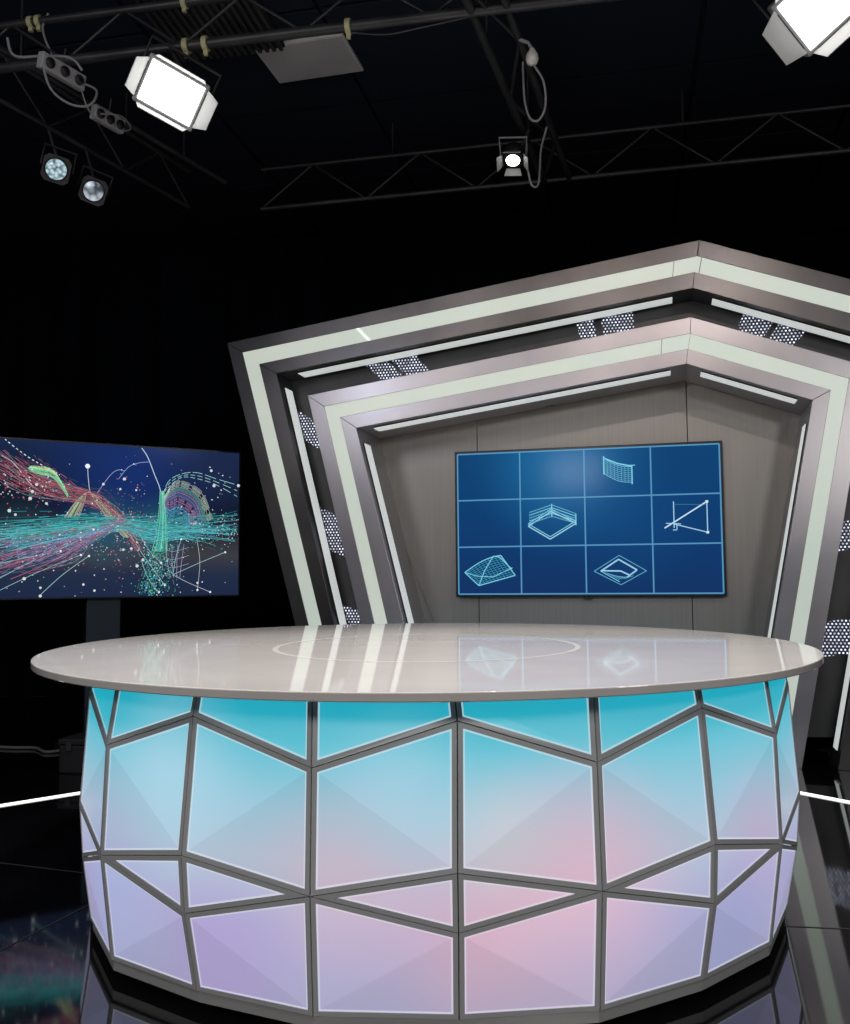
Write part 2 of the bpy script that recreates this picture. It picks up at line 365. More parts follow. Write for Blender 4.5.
inner=portal('inner_portal_frame',('e','f','g','h'),.54,M['steel_in'],'inner bright steel five-sided frame nested in the larger dark one, around the wall screen',[(1,.93,.0007),(2,.004,.001)])
# bright slit in outer band
mb=MB(); seg_prism(mb,'b','c',1,.002,.006,.272,.280); mb.build('strip_joint',M['white_bright'],outer)
def led_bar(root,loop,s,t0,t1,y0,y1,nm='led_strip'):
    A=LP[loop]; p,q=Vector((A[s][0],0,A[s][1])),Vector((A[s+1][0],0,A[s+1][1])); d=(q-p).normalized()
    inn=Vector((d.z,0,-d.x))  # towards opening
    a=p.lerp(q,t0); b=p.lerp(q,t1)
    quad=[a,b,b+inn*.010,a+inn*.010]
    MB().prism([v+Vector((0,y0,0)) for v in quad],[v+Vector((0,y1,0)) for v in quad]).build(nm,M['led'],root)
    # black holder channel
    quad=[a-inn*.0005,b-inn*.0005,b+inn*.006,a+inn*.006]
    MB().prism([v+Vector((0,y0-.012,0)) for v in quad],[v+Vector((0,y1+.012,0)) for v in quad]).build('led_holder',M['black'],root)
led_bar(outer,'d',0,.05,.965,.085,.215)
led_bar(outer,'d',1,.045,.955,.085,.215)
led_bar(outer,'d',2,.10,.93,.085,.215)
led_bar(outer,'d',3,.06,.96,.085,.215)
led_bar(inner,'h',0,.05,.955,.085,.215)
led_bar(inner,'h',1,.045,.955,.085,.215)
led_bar(inner,'h',2,.125,.90,.085,.215)
led_bar(inner,'h',3,.06,.96,.085,.215)
# recessed channel panels between the two frames, with backlit perforated plates
PT={0:[(.30,.37),(.52,.64),(.83,.915)],1:[(.205,.262),(.272,.335),(.732,.772),(.79,.865)],2:[(.26,.405),(.435,.565)],3:[(.388,.464),(.645,.735)]}
for s in range(4):
    mb=MB(); seg_prism(mb,'d','e',s,.275,.299,.06 if s==0 else 0,.94 if s==3 else 1); ch=mb.build('channel_panel',M['charcoal'],outer)
    for t0,t1 in PT[s]:
        if s==0: t0,t1=t0,t1
        mb=MB(); seg_prism(mb,'d','e',s,.268,.2745,t0,t1); mb.build('perforated_plate',M['perf'],ch)
# back wall of brushed panels
bw=empty('backdrop_wall',P0,-PSI,'brushed grey metal wall of tall panels at the back of the frame, carrying the wall screen','backdrop wall')
def ztop(s):
    A=LP['h']; 
    return (A[2][1]+(s-A[2][0])*((A[2][1]-A[1][1])/(A[2][0]-A[1][0]) if s<A[2][0] else (A[3][1]-A[2][1])/(A[3][0]-A[2][0])))+.12
for s0,s1 in ((-3.02,-2.094),(-2.09,-.600),(-.596,.35)):
    q=[(s0,0),(s1,0),(s1,ztop(s1)),(s0,ztop(s0))]
    if s0<-3: q=[(-2.40,0),(s1,0),(s1,ztop(s1)),(s0,ztop(s0)),(-3.02,2.35)]
    if s1>.3: q=[(s0,0),(-.2,0),(.30,2.3),(.30,ztop(.30)),(s0,ztop(s0))]
    MB().prism([P3(p,.542) for p in q],[P3(p,.58) for p in q]).build('wall_panel',M['steel_wall'],bw,bevel=.002)
# ---------------------------------------------------------------- WALL SCREEN
tvx0,tvx1,tvz0,tvz1=-2.245,-.372,1.037,2.098
pv=Matrix.Rotation(-PSI,4,'Z')
tv=empty('wall_screen',tuple(Vector(P0)+pv@Vector((-1.30,.46,0))),-PSI,'flat wall screen showing a dark blue grid with line drawings, on the brushed metal wall','screen')
W_=tvx1-tvx0; ox=-1.30
MB().box(((tvx0+tvx1)/2-ox,.025,(tvz0+tvz1)/2),(W_,.045,tvz1-tvz0)).build('housing',M['tv_bezel'],tv,bevel=.004)
MB().box(((tvx0+tvx1)/2-ox,.0645,1.55),(.6,.034,.4)).build('wall_bracket',M['black'],tv)
MB().box(((tvx0+tvx1)/2-ox,.02,tvz0-.006),(.05,.02,.016)).build('sensor_tab',M['tv_bezel'],tv,bevel=.002)
bgm=screen_bg('tv_blue',[(0,(.006,.032,.125)),(.5,(.004,.045,.16)),(1,(.004,.055,.17))],'Z',tvz0,tvz1,1.0,hot=[((-.15,0,2.0),.75,(.012,.16,.38),.8),((.3,0,1.6),.6,(.006,.07,.22),.5)])
sx0,sx1,sz0,sz1=tvx0-ox+.016,tvx1-ox-.016,tvz0+.016,tvz1-.016
sc_=MB(); sc_.add([(sx0,.0015,sz0),(sx1,.0015,sz0),(sx1,.0015,sz1),(sx0,.0015,sz1)],[(0,1,2,3)],0)
def line(mb,pts,w,col,y=-.0002,m=1):
    for p,q in zip(pts,pts[1:]):
        dx,dz=q[0]-p[0],q[1]-p[1]; l=math.hypot(dx,dz) or 1e-6; nx,nz=-dz/l*w/2,dx/l*w/2
        mb.add([(p[0]-nx,y,p[1]-nz),(q[0]-nx,y,q[1]-nz),(q[0]+nx,y,q[1]+nz),(p[0]+nx,y,p[1]+nz)],[(0,1,2,3)],m,col)
# grid (photo columns 457.6,518.7,583.7,651.8,722.7 are four equal columns in perspective)
gc=(.09,.29,.50)
gx=[sx0+.006+(sx1-sx0-.012)*i/4 for i in range(5)]; gz=[sz0+.006+(sz1-sz0-.012)*i/3 for i in range(4)]
for x in gx: line(sc_,[(x,gz[0]),(x,gz[-1])],.010,gc)
for z in gz: line(sc_,[(gx[0],z),(gx[-1],z)],.010,gc,y=-.0003)
cw,chh=gx[1]-gx[0],gz[1]-gz[0]
def cell(i,j): # column from left, row from bottom
    return lambda u,v:(gx[i]+cw*u,gz[j]+chh*v)
c1=(.20,.62,.78); c2=(.12,.42,.58); c3=(.35,.62,.80)
C_=cell(2,2)   # small saddle net, top row
n=9
for k in range(n):
    t=k/(n-1); line(sc_,[C_(.30+.42*u,(.80-.32*t)-.20*u+(-.06 if True else 0)*math.sin(u*3.14)) for u in [i/8 for i in range(9)]],.0035,c2 if 0<k<n-1 else c1)
    x=.30+.42*t; line(sc_,[C_(x,.80-.20*t-.06*math.sin(t*3.14)),C_(x,.48-.20*t-.06*math.sin(t*3.14))],.0032,c2)
line(sc_,[C_(.30,.84),C_(.30,.46)],.009,c1); line(sc_,[C_(.72,.62),C_(.72,.24)],.009,c1); line(sc_,[C_(.30,.80),C_(.50,.68),C_(.72,.61)],.010,c1); line(sc_,[C_(.68,.63),C_(.77,.63)],.006,c1)
C_=cell(1,1)   # stacked rectangle outlines
rh=[(.12,.42),(.48,.72),(.86,.46),(.46,.14),(.12,.42)]
line(sc_,[C_(*p) for p in rh],.008,c3); line(sc_,[C_(u,v+.05) for u,v in rh],.006,c1)
for k in range(5):
    line(sc_,[C_(.14,.47+.06*k),C_(.49,.62+.06*k) ,C_(.86,.46+.05*k)],.0055,c1 if k%2 else c2)
line(sc_,[C_(.49,.60),C_(.49,.88)],.008,c1); line(sc_,[C_(.86,.42),C_(.86,.66)],.007,c1)
for k in range(10): line(sc_,[C_(.14+.035*k,.47+.015*k),C_(.14+.035*k,.70+.015*k)],.003,(.05,.25,.42))
C_=cell(0,0)   # curved sheet
def sheet(u,v):
    return (.10+.36*v*.62+.58*u, .46-.28*v+.28*u*(1-v*.25)+.22*math.sin(u*2.4)*(1-v)*.5)
for k in range(12):
    t=k/11; ed=k in(0,11)
    line(sc_,[C_(*sheet(i/12,t)) for i in range(13)],.007 if ed else .003,c1 if ed else (.05,.32,.45)); line(sc_,[C_(*sheet(t,i/12)) for i in range(13)],.007 if ed else .003,c1 if ed else (.05,.32,.45))
line(sc_,[C_(*sheet(0,0)),C_(.30,.38),C_(.55,.36),C_(.86,.55)],.006,c1); line(sc_,[C_(*sheet(0,1)),C_(.42,.50),C_(.56,.80),C_(.66,.78),C_(.85,.52)],.007,c1)
C_=cell(2,0)   # nested diamonds
line(sc_,[C_(*p) for p in ((.12,.46),(.5,.78),(.90,.46),(.52,.18),(.12,.46))],.005,c2)
line(sc_,[C_(*p) for p in ((.22,.46),(.49,.70),(.76,.48),(.60,.32))],.010,c3); line(sc_,[C_(*p) for p in ((.24,.47),(.52,.46),(.64,.38))],.010,c3); line(sc_,[C_(*p) for p in ((.22,.46),(.50,.24))],.005,c1)
for k in range(8): line(sc_,[C_(.28+.04*k,.44-.02*k),C_(.50+.03*k,.28+.012*k)],.003,c2)
C_=cell(3,1)   # crossed triangle
line(sc_,[C_(.18,.32),C_(.80,.84)],.009,(.6,.8,.9)); line(sc_,[C_(.80,.84),C_(.80,.22),C_(.32,.40)],.007,c3); line(sc_,[C_(.32,.86),C_(.32,.32)],.007,c3); line(sc_,[C_(.20,.42),C_(.42,.40)],.006,c3); line(sc_,[C_(.34,.80),C_(.78,.78)],.003,(.06,.25,.42)); line(sc_,[C_(.30,.28),C_(.36,.28),C_(.36,.40)],.006,c3)
for p in ((.80,.84),(.80,.22)): line(sc_,[C_(p[0]-.02,p[1]),C_(p[0]+.02,p[1])],.016,(.7,.85,.9))
sc_.build('screen',[bgm,M['gfx']],tv,colattr=True)
# ---------------------------------------------------------------- LEFT MONITOR ON STAND
PM=R(-30); SC=-1.105; MH=2.085-.125
mroot=empty('floor_screen',(-1.3+math.cos(PM)*SC,7.1-math.sin(PM)*SC,0),-PM,'large flat screen of coloured light trails on a dark column stand, left of the desk','screen')
mx0,mx1,mz0,mz1=-2.085-SC,-.125-SC,1.050,2.156
MB().box(((mx0+mx1)/2,.03,(mz0+mz1)/2),(mx1-mx0,.055,mz1-mz0)).build('housing',M['tv_bezel'],mroot,bevel=.004)
st=MB(); st.box((0,.10,.86),(.235,.07,1.66)); st.build('column',M['pedestal'],mroot,bevel=.006)
MB().box((0,.12,.0125),(.55,.45,.025)).build('base_plate',M['case'],mroot,bevel=.006)
mbg=screen_bg('monitor_bg',[(0,(.012,.022,.06)),(.15,(.016,.026,.060)),(.28,(.045,.045,.055)),(.42,(.022,.022,.032)),(.60,(.004,.008,.02)),(.8,(.006,.016,.05)),(1,(.010,.022,.07))],'Z',mz0,mz1,1.0,
   hot=[((.15,0,1.95),.75,(.008,.028,.15),.85),((.0,0,1.55),.35,(.02,.12,.17),.6),((.35,0,1.55),.3,(.02,.13,.17),.6),((-.6,0,1.5),.35,(.02,.08,.10),.5),((-.9,0,1.75),.6,(.006,.008,.018),.7),((.8,0,2.0),.5,(.014,.022,.07),.6)])
ms=MB(); bx0,bx1,bz0,bz1=mx0+.014,mx1-.014,mz0+.014,mz1-.014
ms.add([(bx0,.0015,bz0),(bx1,.0015,bz0),(bx1,.0015,bz1),(bx0,.0015,bz1)],[(0,1,2,3)],0)
def pm(x,y):
    s_=(.0070115*x-1.8)/(-.00038*x+1); t=437+16*x/240; b=599-2.5*x/240
    return (s_-SC, mz1-(y-t)/(b-t)*(mz1-mz0))
def inside(p): return bx0<p[0]<bx1 and bz0<p[1]<bz1
lay=[0]
def trail(pts,w,col,dash=0):
    """smooth trail through picture-like coordinates on the screen"""
    n=len(pts); out=[]
    for i in range(n-1):
        p0=pts[max(i-1,0)];p1=pts[i];p2=pts[i+1];p3=pts[min(i+2,n-1)]
        for k in range(7):
            t=k/7
            out.append(tuple(.5*((2*p1[j])+(-p0[j]+p2[j])*t+(2*p0[j]-5*p1[j]+4*p2[j]-p3[j])*t*t+(-p0[j]+3*p1[j]-3*p2[j]+p3[j])*t**3) for j in (0,1)))
    out.append(pts[-1]); out=[pm(*q) for q in out]
    lay[0]+=1; y=-.0002-(lay[0]%40)*.00002
    for k,(p,q) in enumerate(zip(out,out[1:])):
        if inside(p) and inside(q) and not(dash and k%dash==0): line(ms,[p,q],w,col,y=y)
def dot(x,y,r,col):
    p=pm(x,y)
    if not inside(p): return
    lay[0]+=1; yy=-.0012-(lay[0]%40)*.00001
    ms.add([(p[0]+r*math.cos(a),yy,p[1]+r*math.sin(a)) for a in [math.pi*i/3 for i in range(6)]],[(0,1,2,3,4,5)],1,col)
rg=random.Random(11); U=rg.uniform; G=rg.gauss
def sc(c,k): return tuple(v*k for v in c)
TEAL=(.05,.55,.55); CY=(.12,.60,.75); PINK=(.75,.18,.28); LIL=(.38,.28,.62); GRN=(.15,.75,.35); WH=(.85,.9,.92); SAND=(.75,.60,.42); RED=(.8,.10,.16); BLU=(.12,.28,.65)
J=lambda p,a,b=None:(p[0]+G(0,a),p[1]+G(0,b or a))
for k in range(210):   # teal stream across the middle
    o=G(0,1); col=rg.choice([TEAL,CY,CY,TEAL,(.2,.5,.7),(.1,.6,.5)]); a=U(-45,70); b=U(150,240)
    pts=[J((x_,y_+o*w_),2,1.6) for x_,y_,w_ in ((a,534+(60-a)*.04,8),((a+115)/2,530,6),(115,524,3),(150,531,6),((150+b)/2,529,5),(b,529,8))]
    trail(pts,U(.0018,.004),sc(col,U(.2,1.0)),dash=rg.choice([0,2,3,0]))
for k in range(150):   # violet and pink lower left fan
    o=U(-1,1); col=rg.choice([LIL,PINK,LIL,BLU,(.5,.4,.7),(.2,.4,.55)]); a=U(-50,60)
    trail([J((a,562-a*.12+o*18*(1-a/150)),2,2),J(((a+95)/2,548+o*13),3,2),J((95,533+o*6),2),(122+G(0,2),521+o*3)],U(.0018,.0035),sc(col,U(.2,.85)),dash=rg.choice([0,2,2,3]))
for k in range(100):   # red stream upper left
    o=U(-1,1); col=rg.choice([RED,PINK,PINK,(.3,.4,.38),(.35,.15,.25),(.15,.35,.33),(.8,.35,.35)]); a=U(-50,45)
    trail([J((a,460+a*.3+o*14),2),J(((a+80)/2,484+o*12),2),J((80,496+o*7),2),J((100,504+o*8),2),J((120,522+o*7),2),J((138,548+o*8),3)][:rg.choice([4,5,6])],U(.0018,.0035),sc(col,U(.15,.8)),dash=rg.choice([0,2,3]))
for k in range(34):   # nested arcs above the right half
    t=k/33; col=rg.choice([CY,BLU,(.2,.5,.8)]) if t<.3 else rg.choice([LIL,(.7,.3,.5),BLU,(.7,.35,.5)]) if t<.72 else rg.choice([(.3,.8,.65),(.6,.85,.75),(.8,.85,.6)])
    pk=518-36*t; xr=180+32*t
    trail([(160,518-12*t),(162+2*t,(pk+512)/2-2),(168+3*t,pk+3),(174+6*t,pk),((xr+177+6*t)/2+3,pk+6+5*t),(xr,532-12*t)],.0028,sc(col,U(.45,1)),dash=rg.choice([0,0,4]))
for o in (0,3,6):
    trail([(159,515),(161,497),(167,482+o),(180,475+o*.6),(196,474+o),(215,480+o),(239,487+o*2)],.0035,(.35,.7,.65),dash=3 if o else 5)
trail([(139,449),(145,458),(152,475),(159,494),(160,520)],.006,(.5,.6,.75)); trail([(116,480),(126,468),(136,464),(146,463)],.0035,(.3,.4,.7)); trail([(95,494),(107,477),(115,471),(122,472)],.0035,(.35,.4,.6))
for k in range(30):   # green waterfall
    o=G(0,1); trail([(160+o*.8,492),(160.5+o*1.4,515),(160+o*2.2,535),(158+o*3,552)],.0035,sc(rg.choice([(.15,.85,.55),TEAL,(.3,.9,.6)]),U(.4,1))); trail([(160+o*2,540),J((155+o*5,562),2),J((150+o*8,594),3)],.0022,sc(rg.choice([TEAL,CY,(.15,.7,.5)]),U(.2,.7)),dash=2)
for k in range(22):   # green and sand tuft
    o=U(-1,1); trail([(70+o*8,518),(78+o*5,503),(86,493),(98+o*4,500+abs(o)*4),(112+o*8,518),(128+o*6,538)],.003,sc(rg.choice([GRN,SAND,SAND,(.8,.7,.5)]),U(.3,.85)))
for k in range(26): # bright green comet
    o=U(-1,1); trail([(26+abs(o)*3,469+o*2.5),(38,471+o*4),(50,474+o*4),(58,483+o*3),(66,496+o*2)],.0045,sc(rg.choice([(.15,.85,.45),(.3,.9,.5),(.7,.85,.4)]),U(.4,.9)))
trail([(2,439),(14,449),(28,459),(42,467),(55,474)],.006,(.6,.85,.8),dash=2); trail([(0,456),(12,464),(22,476),(32,488)],.005,(.7,.6,.65))
trail([(85,466),(86,480),(89,495),(100,510)],.0035,(.7,.75,.8)); dot(85,467,.018,WH)
for x0,y0,x1,y1 in ((0,578,92,530),(0,590,80,555),(40,595,88,556),(0,563,60,551),(128,535,164,585),(135,528,160,563),(172,575,225,553),(172,575,210,592),(196,540,197,590),(172,576,180,540),(140,560,158,592)):
    trail([(x0,y0),((x0+x1)/2+U(-3,3),(y0+y1)/2+U(-2,3)),(x1,y1)],.0035,rg.choice([(.35,.6,.6),(.5,.5,.55),(.3,.55,.55)])); dot(x1,y1,.008,WH)
for k in range(4): trail([(165+k*6,545),(166+k*5,560),(170+k*3,578)],.003,(.4,.35,.55))
for y in (552,560,568): trail([(163,y-3),(172,y),(188,y-4)],.003,(.35,.35,.5))
for k in range(1500):  # sparks
    z=rg.random()
    if z<.28: x,y=G(156,9),U(545,597); c=rg.choice([TEAL,CY,WH,GRN,CY])
    elif z<.55: x,y=U(-40,120),G(540,12); c=rg.choice([PINK,LIL,WH,TEAL])
    elif z<.68: x,y=U(185,239),G(530,9); c=rg.choice([CY,TEAL,CY,WH])
    elif z<.8: x,y=G(125,15),G(525,25); c=rg.choice([PINK,SAND,RED,LIL])
    elif z<.9: x,y=G(20,18),G(485,12); c=rg.choice([RED,PINK,WH])
    else: x,y=U(-20,238),U(465,596); c=WH
    dot(x,y,U(.0022,.0055),sc(c,U(.3,1)))
for x,y in ((35,485),(45,504),(15,515),(9,511),(122,550),(130,549),(83,584),(94,590),(41,587),(41,595),(25,578),(134,491),(122,480),(210,472),(238,487),(213,487),(197,583),(118,490),(101,485),(31,492),(29,499),(136,566),(142,560)): dot(x,y,U(.008,.013),sc(WH,.8))
ms.build('screen',[mbg,M['gfx']],mroot,colattr=True)
# low things on the floor
cs=empty('equipment_case',(-2.07,5.86,0),R(-8),'black equipment case on the floor behind the left of the desk','case')
MB().box((0,0,.085),(.34,.26,.17)).build('body',M['case'],cs,bevel=.01)
MB().box((0,0,.19),(.35,.27,.036)).build('lid',M['case'],cs,bevel=.008)
for sx in (-.1,.1): MB().box((sx,-.139,.165),(.035,.012,.05)).build('latch',M['black2'],cs,bevel=.002)
def cable(name,pts,r,m,label,cat='cable',group=None,n=6):
    P=[Vector(p) for p in pts]; out=[]
    for i in range(len(P)-1):
        p0=P[max(i-1,0)];p1=P[i];p2=P[i+1];p3=P[min(i+2,len(P)-1)]
        for k in range(6):
            t=k/6; out.append(.5*((2*p1)+(-p0+p2)*t+(2*p0-5*p1+4*p2-p3)*t*t+(-p0+3*p1-3*p2+p3)*t**3))
    out.append(P[-1]); o=MB().tube(out,r,n=n).build(name,m); tag(o,label,cat,group); return o
cable('floor_cable',[(-3.6,6.9,.012),(-3.0,6.62,.012),(-2.75,6.58,.012),(-2.6,6.42,.012),(-2.45,6.5,.012),(-2.31,6.3,.012),(-2.26,6.12,.04)],.011,M['cable'],'dark cable lying on the floor left of the desk, running to the black case')
cable('floor_cable',[(2.62,6.12,.010),(2.72,6.22,.010),(2.60,6.28,.012),(2.78,6.18,.018),(2.90,6.26,.010),(2.75,6.32,.012),(2.62,6.22,.022),(2.86,6.20,.010)],.010,M['cable'],'coiled cable on the floor at the foot of the frame, right of the desk')
# ---------------------------------------------------------------- RIG
def truss(label,p,q,h,r=.02,rb=.008,step=.42,up=Vector((0,0,1)),hang=2,name='lighting_truss',rods=True):
    p=Vector(p);q=Vector(q); root=empty(name,p,0,label,'truss','trusses of the ceiling rig'); d=q-p; L_=d.length; dn=d.normalized()
    MB().tube([Vector(),d],r,n=12).build('chord',M['truss'],root)
    MB().tube([up*h,d+up*h],r*.85,n=12).build('chord',M['truss'],root)
    n=max(2,int(L_/step))
    for k in range(n):
        a=d*(k/n); b=d*((k+1)/n)
        if k%2: a,b=a+up*h,b
        else: a,b=a,b+up*h
        MB().tube([a,b],rb,n=6,cap=False).build('brace',M['truss'],root)
    if rods:
        base=h if up.z>.5 else 0
        for t in [ (i+.5)/hang for i in range(hang)]:
            a=d*t+Vector((0,0,base)); MB().tube([a,Vector((a.x,a.y,ZC-p.z))],.007,n=6).build('hanger_rod',M['truss'],root)
    return root
A0=Vector((-4.2,5.575,4.2)); A1=Vector((3.6,4.13,4.2))
truss('black lighting truss running across the top of the picture, holding the two big lamps',A0,A1,.26,r=.029,rb=.009,step=.36,hang=4)
truss('far lighting truss running across the room above and behind the steel frame',(-1.32,7.36,4.2),(5.2,5.93,4.2),.33,r=.018,rb=.008,step=.42,hang=3)
truss('lighting truss running away from the camera at upper left, carrying the two small round lamps',(-3.1,4.63,4.2),(-1.9,7.31,4.2),.30,r=.016,rb=.007,step=.36,hang=2)
truss('narrow lighting truss running away from the camera at top centre, carrying the small spotlight',(.19,4.48,4.2),(.93,6.86,4.2),.19,r=.026,rb=.012,step=.5,up=Vector((.95,-.3,0)).normalized(),hang=2)
pp=empty('rigging_pipe',(-2.60,4.87,4.27),0,'slim black pipe of the rig at upper left, carrying the grey socket boxes','pipe')
d=Vector((1.06,2.14,0)); MB().tube([Vector(),d],.018,n=10).build('tube',M['truss'],pp)
for t in (.2,.8): a=d*t; MB().tube([a,Vector((a.x,a.y,ZC-4.27))],.007,n=6).build('hanger_rod',M['truss'],pp)
def clamp(p,axis,label,r=.034,w=.03,grp='pale yellow pipe clamps on the near truss'):
    a=Vector(axis).normalized(); p=Vector(p); mb=MB().tube([-a*w/2,a*w/2],r*1.25,n=14)
    mb.box((0,0,-r*1.5),(w*.8,.02,r*1.0)); o=mb.build('pipe_clamp',M['yellow']); o.location=p; tag(o,label,'clamp',grp); return o
dA=(A1-A0).normalized()
def onA(x,z=4.2): t=(x-A0.x)/(A1.x-A0.x); q=A0.lerp(A1,t); return (q.x,q.y,z)
for x,z,lab in ((-1.335,4.2,'pale yellow clamp on the near truss, just right of the left big lamp'),(-1.22,4.2,'second pale yellow clamp from the left big lamp on the near truss'),(-.40,4.2,'pale yellow clamp on the near truss, above the right end of the square ceiling panel'),
    (-2.30,4.55,'left one of the paired pale clamps on the upper chord at the left edge'),(-2.25,4.55,'right one of the paired pale clamps on the upper chord at the left edge'),(-1.35,4.55,'pale clamp on the upper chord at the top edge of the picture')):
    clamp(onA(x,z if z<4.3 else 4.46),dA,lab,r=.034 if z<4.3 else .028,w=.028)
E_=Vector((-1.60,5.1,4.40)); 
def socket_box(loc,rz,tilt,L_,label,nsock):
    b=empty('socket_box',loc,0,label,'socket box'); b.rotation_euler=(tilt,0,rz)
    MB().box((0,0,0),(L_,.05,.09)).build('body',M['greyplast'],b,bevel=.008)
    MB().tube([(0,0,.045),(0,0,.13)],.006,n=6).build('hook',M['truss'],b)
    for i in range(nsock):
        x=-L_/2+L_*(i+.5)/nsock
        mb=MB(); mb.lathe([(0.0,.012),(.026,.012),(.030,0),(.030,-.004)],n=18)
        o=mb.build('socket',M['black'],b); o.rotation_euler=(R(90),0,0); o.location=(x,-.026,0)
socket_box((-2.03,5.02,4.04),R(62),R(12),.30,'grey socket box with looped cables, hanging at upper left',3)
socket_box((-1.97,5.60,4.06),R(62),R(12),.24,'small grey socket box nearer the big left lamp',3)
cable('rig_cable',[(-2.31,4.95,4.20),(-2.27,4.96,4.10),(-2.10,4.98,4.11),(-1.98,5.02,4.12),(-1.93,5.06,4.07)],.008,M['cable'],'grey cable running into the looped socket box at upper left',group='cables hanging in the rig')
cable('rig_cable',[(-2.09,4.90,4.02),(-2.06,4.95,3.90),(-1.97,5.0,3.84),(-1.88,5.05,3.86),(-1.86,5.10,3.97),(-1.955,5.14,4.04)],.007,M['cable'],'pale cable hanging in a loop from the socket box at upper left',group='cables hanging in the rig')
cable('rig_cable',[(-1.965,5.14,4.0),(-1.92,5.2,3.88),(-1.80,5.3,3.84),(-1.76,5.4,3.90),(-1.85,5.48,4.02),(-2.01,5.51,4.05)],.005,M['cable'],'thin grey cable looping between the two socket boxes',group='cables hanging in the rig')
cable('rig_cable',[(-2.19,5.2,4.50),(-2.22,5.2,4.42),(-2.20,5.2,4.33),(-2.16,5.2,4.25)],.007,M['cable'],'short pale cable hanging from the paired clamps at the left edge',group='cables hanging in the rig')
cable('rig_cable',[onA(-.42,4.172),onA(-.2,4.13),onA(.0,4.145),onA(.25,4.172)],.005,M['truss'],'thin dark cable sagging under the near truss beside the square panel',group='cables hanging in the rig')
# work lamp bulb on the centre truss
bl=empty('work_light_bulb',(.62,4.98,4.09),0,'unlit white bulb on a short cable beside the narrow centre truss','bulb')
MB().lathe([(.0,-.055),(.026,-.048),(.036,-.022),(.032,.005),(.018,.03),(.014,.04)],n=20).build('glass',mat('bulb_glass',(.62,.6,.55),.35,emit=(.6,.57,.5),es=0),bl)
MB().tube([(0,0,.04),(-.02,0,.075),(-.08,0,.10)],.010,n=8).build('socket',M['cable'],bl)
cable('rig_cable',[(.625,4.98,4.04),(.69,5.05,3.98),(.71,5.12,3.88),(.68,5.18,3.82),(.63,5.2,3.84),(.60,5.2,3.95),(.592,5.2,4.18)],.007,M['cable'],'grey cable looping below the white bulb on the centre truss',group='cables hanging in the rig')
cable('rig_cable',[(.835,5.98,4.18),(.80,6.02,4.05),(.79,6.02,3.93),(.775,6.02,3.80),(.73,6.0,3.79),(.70,5.98,3.90),(.665,5.96,4.0)],.008,M['cable'],'grey cable hanging in a loop beside the small spotlight',group='cables hanging in the rig')
for (x,y,lab) in ((.52,5.02,'left strap on the centre truss, level with the white bulb'),(.60,5.28,'farther strap on the centre truss')):
    pass
# square light panel on the ceiling
pl=empty('ceiling_panel',(-.778,6.18,ZC-.014),R(-14),'square pale grey unlit light panel on the black ceiling','panel')
MB().box((0,0,0),(.64,.46,.022)).build('frame',mat('panel_frame_grey',(.5,.5,.5),.5),pl,bevel=.004)
MB().box((0,0,-.0125),(.61,.43,.006)).build('diffuser',noise_col(mat('panel_diffuser',(.4,.4,.41),.7),(.36,.36,.37),(.42,.42,.43),(2,2,2)),pl)
# ribbed baffle on the ceiling
rb=empty('ribbed_baffle',(-1.35,5.72,ZC-.04),R(-10),'dark ribbed acoustic baffle on the ceiling behind the near truss','baffle')
MB().box((0,0,.012),(.75,.70,.02)).build('backing',M['black'],rb)
mb=MB()
for i in range(15): mb.box((-.35+i*.05,0,-.010),(.022,.70,.026))
mb.build('ribs',M['charcoal'],rb)
# ---------------------------------------------------------------- LAMPS
def orient(n,roll):
    y=-Vector(n).normalized(); x=y.cross(Vector((0,0,1))).normalized(); z=x.cross(y).normalized()
    m=Matrix((x,y,z)).transposed(); return (m@Matrix.Rotation(roll,3,'Y')).to_euler()
def panel_lamp(loc,n,roll,label,w=.38,h=.27,door=.15,angs=(50,50,78,78)):
    t=empty('barn_door_lamp',loc,0,label,'studio lamp','big panel lamps of the rig'); hd=t; t.rotation_euler=orient(n,roll)
    MB().box((0,.055,0),(w+.05,.11,h+.05)).build('housing',M['door_metal'],t,bevel=.012)
    mb=MB()
    for i in range(9): mb.box((-w/2+w*i/8,.125,0),(.008,.035,h))
    mb.build('cooling_fins',M['black'],t)
    MB().box((0,-.002,0),(w,.006,h)).build('light_face',M['lamp_on'],t,bevel=.001)
    # doors: left,right,top,bottom  hinge at housing edge, opened by angle from the face plane
    for sgn,ax,a in ((-1,'x',angs[0]),(1,'x',angs[1]),(1,'z',angs[2]),(-1,'z',angs[3])):
        a=R(a); ca,sa_=math.cos(a),math.sin(a); L_=door
        hw=(h if ax=='x' else w)/2
        def pt(u,v,th):   # u along hinge, v out from hinge
            o=(w if ax=='x' else h)/2+.018+v*ca+th*sa_; y=-.004-v*sa_+th*ca
            return Vector((sgn*o,y,u)) if ax=='x' else Vector((u,y,sgn*o))
        q=[(-hw,0),(hw,0),(hw*.72,L_),(-hw*.72,L_)] if ax=='x' else [(-hw,0),(hw,0),(hw*.86,L_*.8),(-hw*.86,L_*.8)]
        MB().prism([pt(u,v,0) for u,v in q],[pt(u,v,.004) for u,v in q]).build('barn_door',M['door_metal'],t)
        hx=[pt(-hw*.8,0,.002),pt(hw*.8,0,.002)]; MB().tube(hx,.005,n=6).build('hinge',M['black'],t)
    # yoke
    MB().tube([(-w/2-.045,.05,0),(-w/2-.05,.07,h/2+.10),(w/2+.05,.07,h/2+.10),(w/2+.045,.05,0)],.009,n=8,smooth=False).build('yoke',M['truss'],t)
    for sx in(-1,1): MB().tube([(sx*(w/2+.02),.05,0),(sx*(w/2+.08),.05,0)],.012,n=8).build('tilt_knob',M['black'],t)
    return t
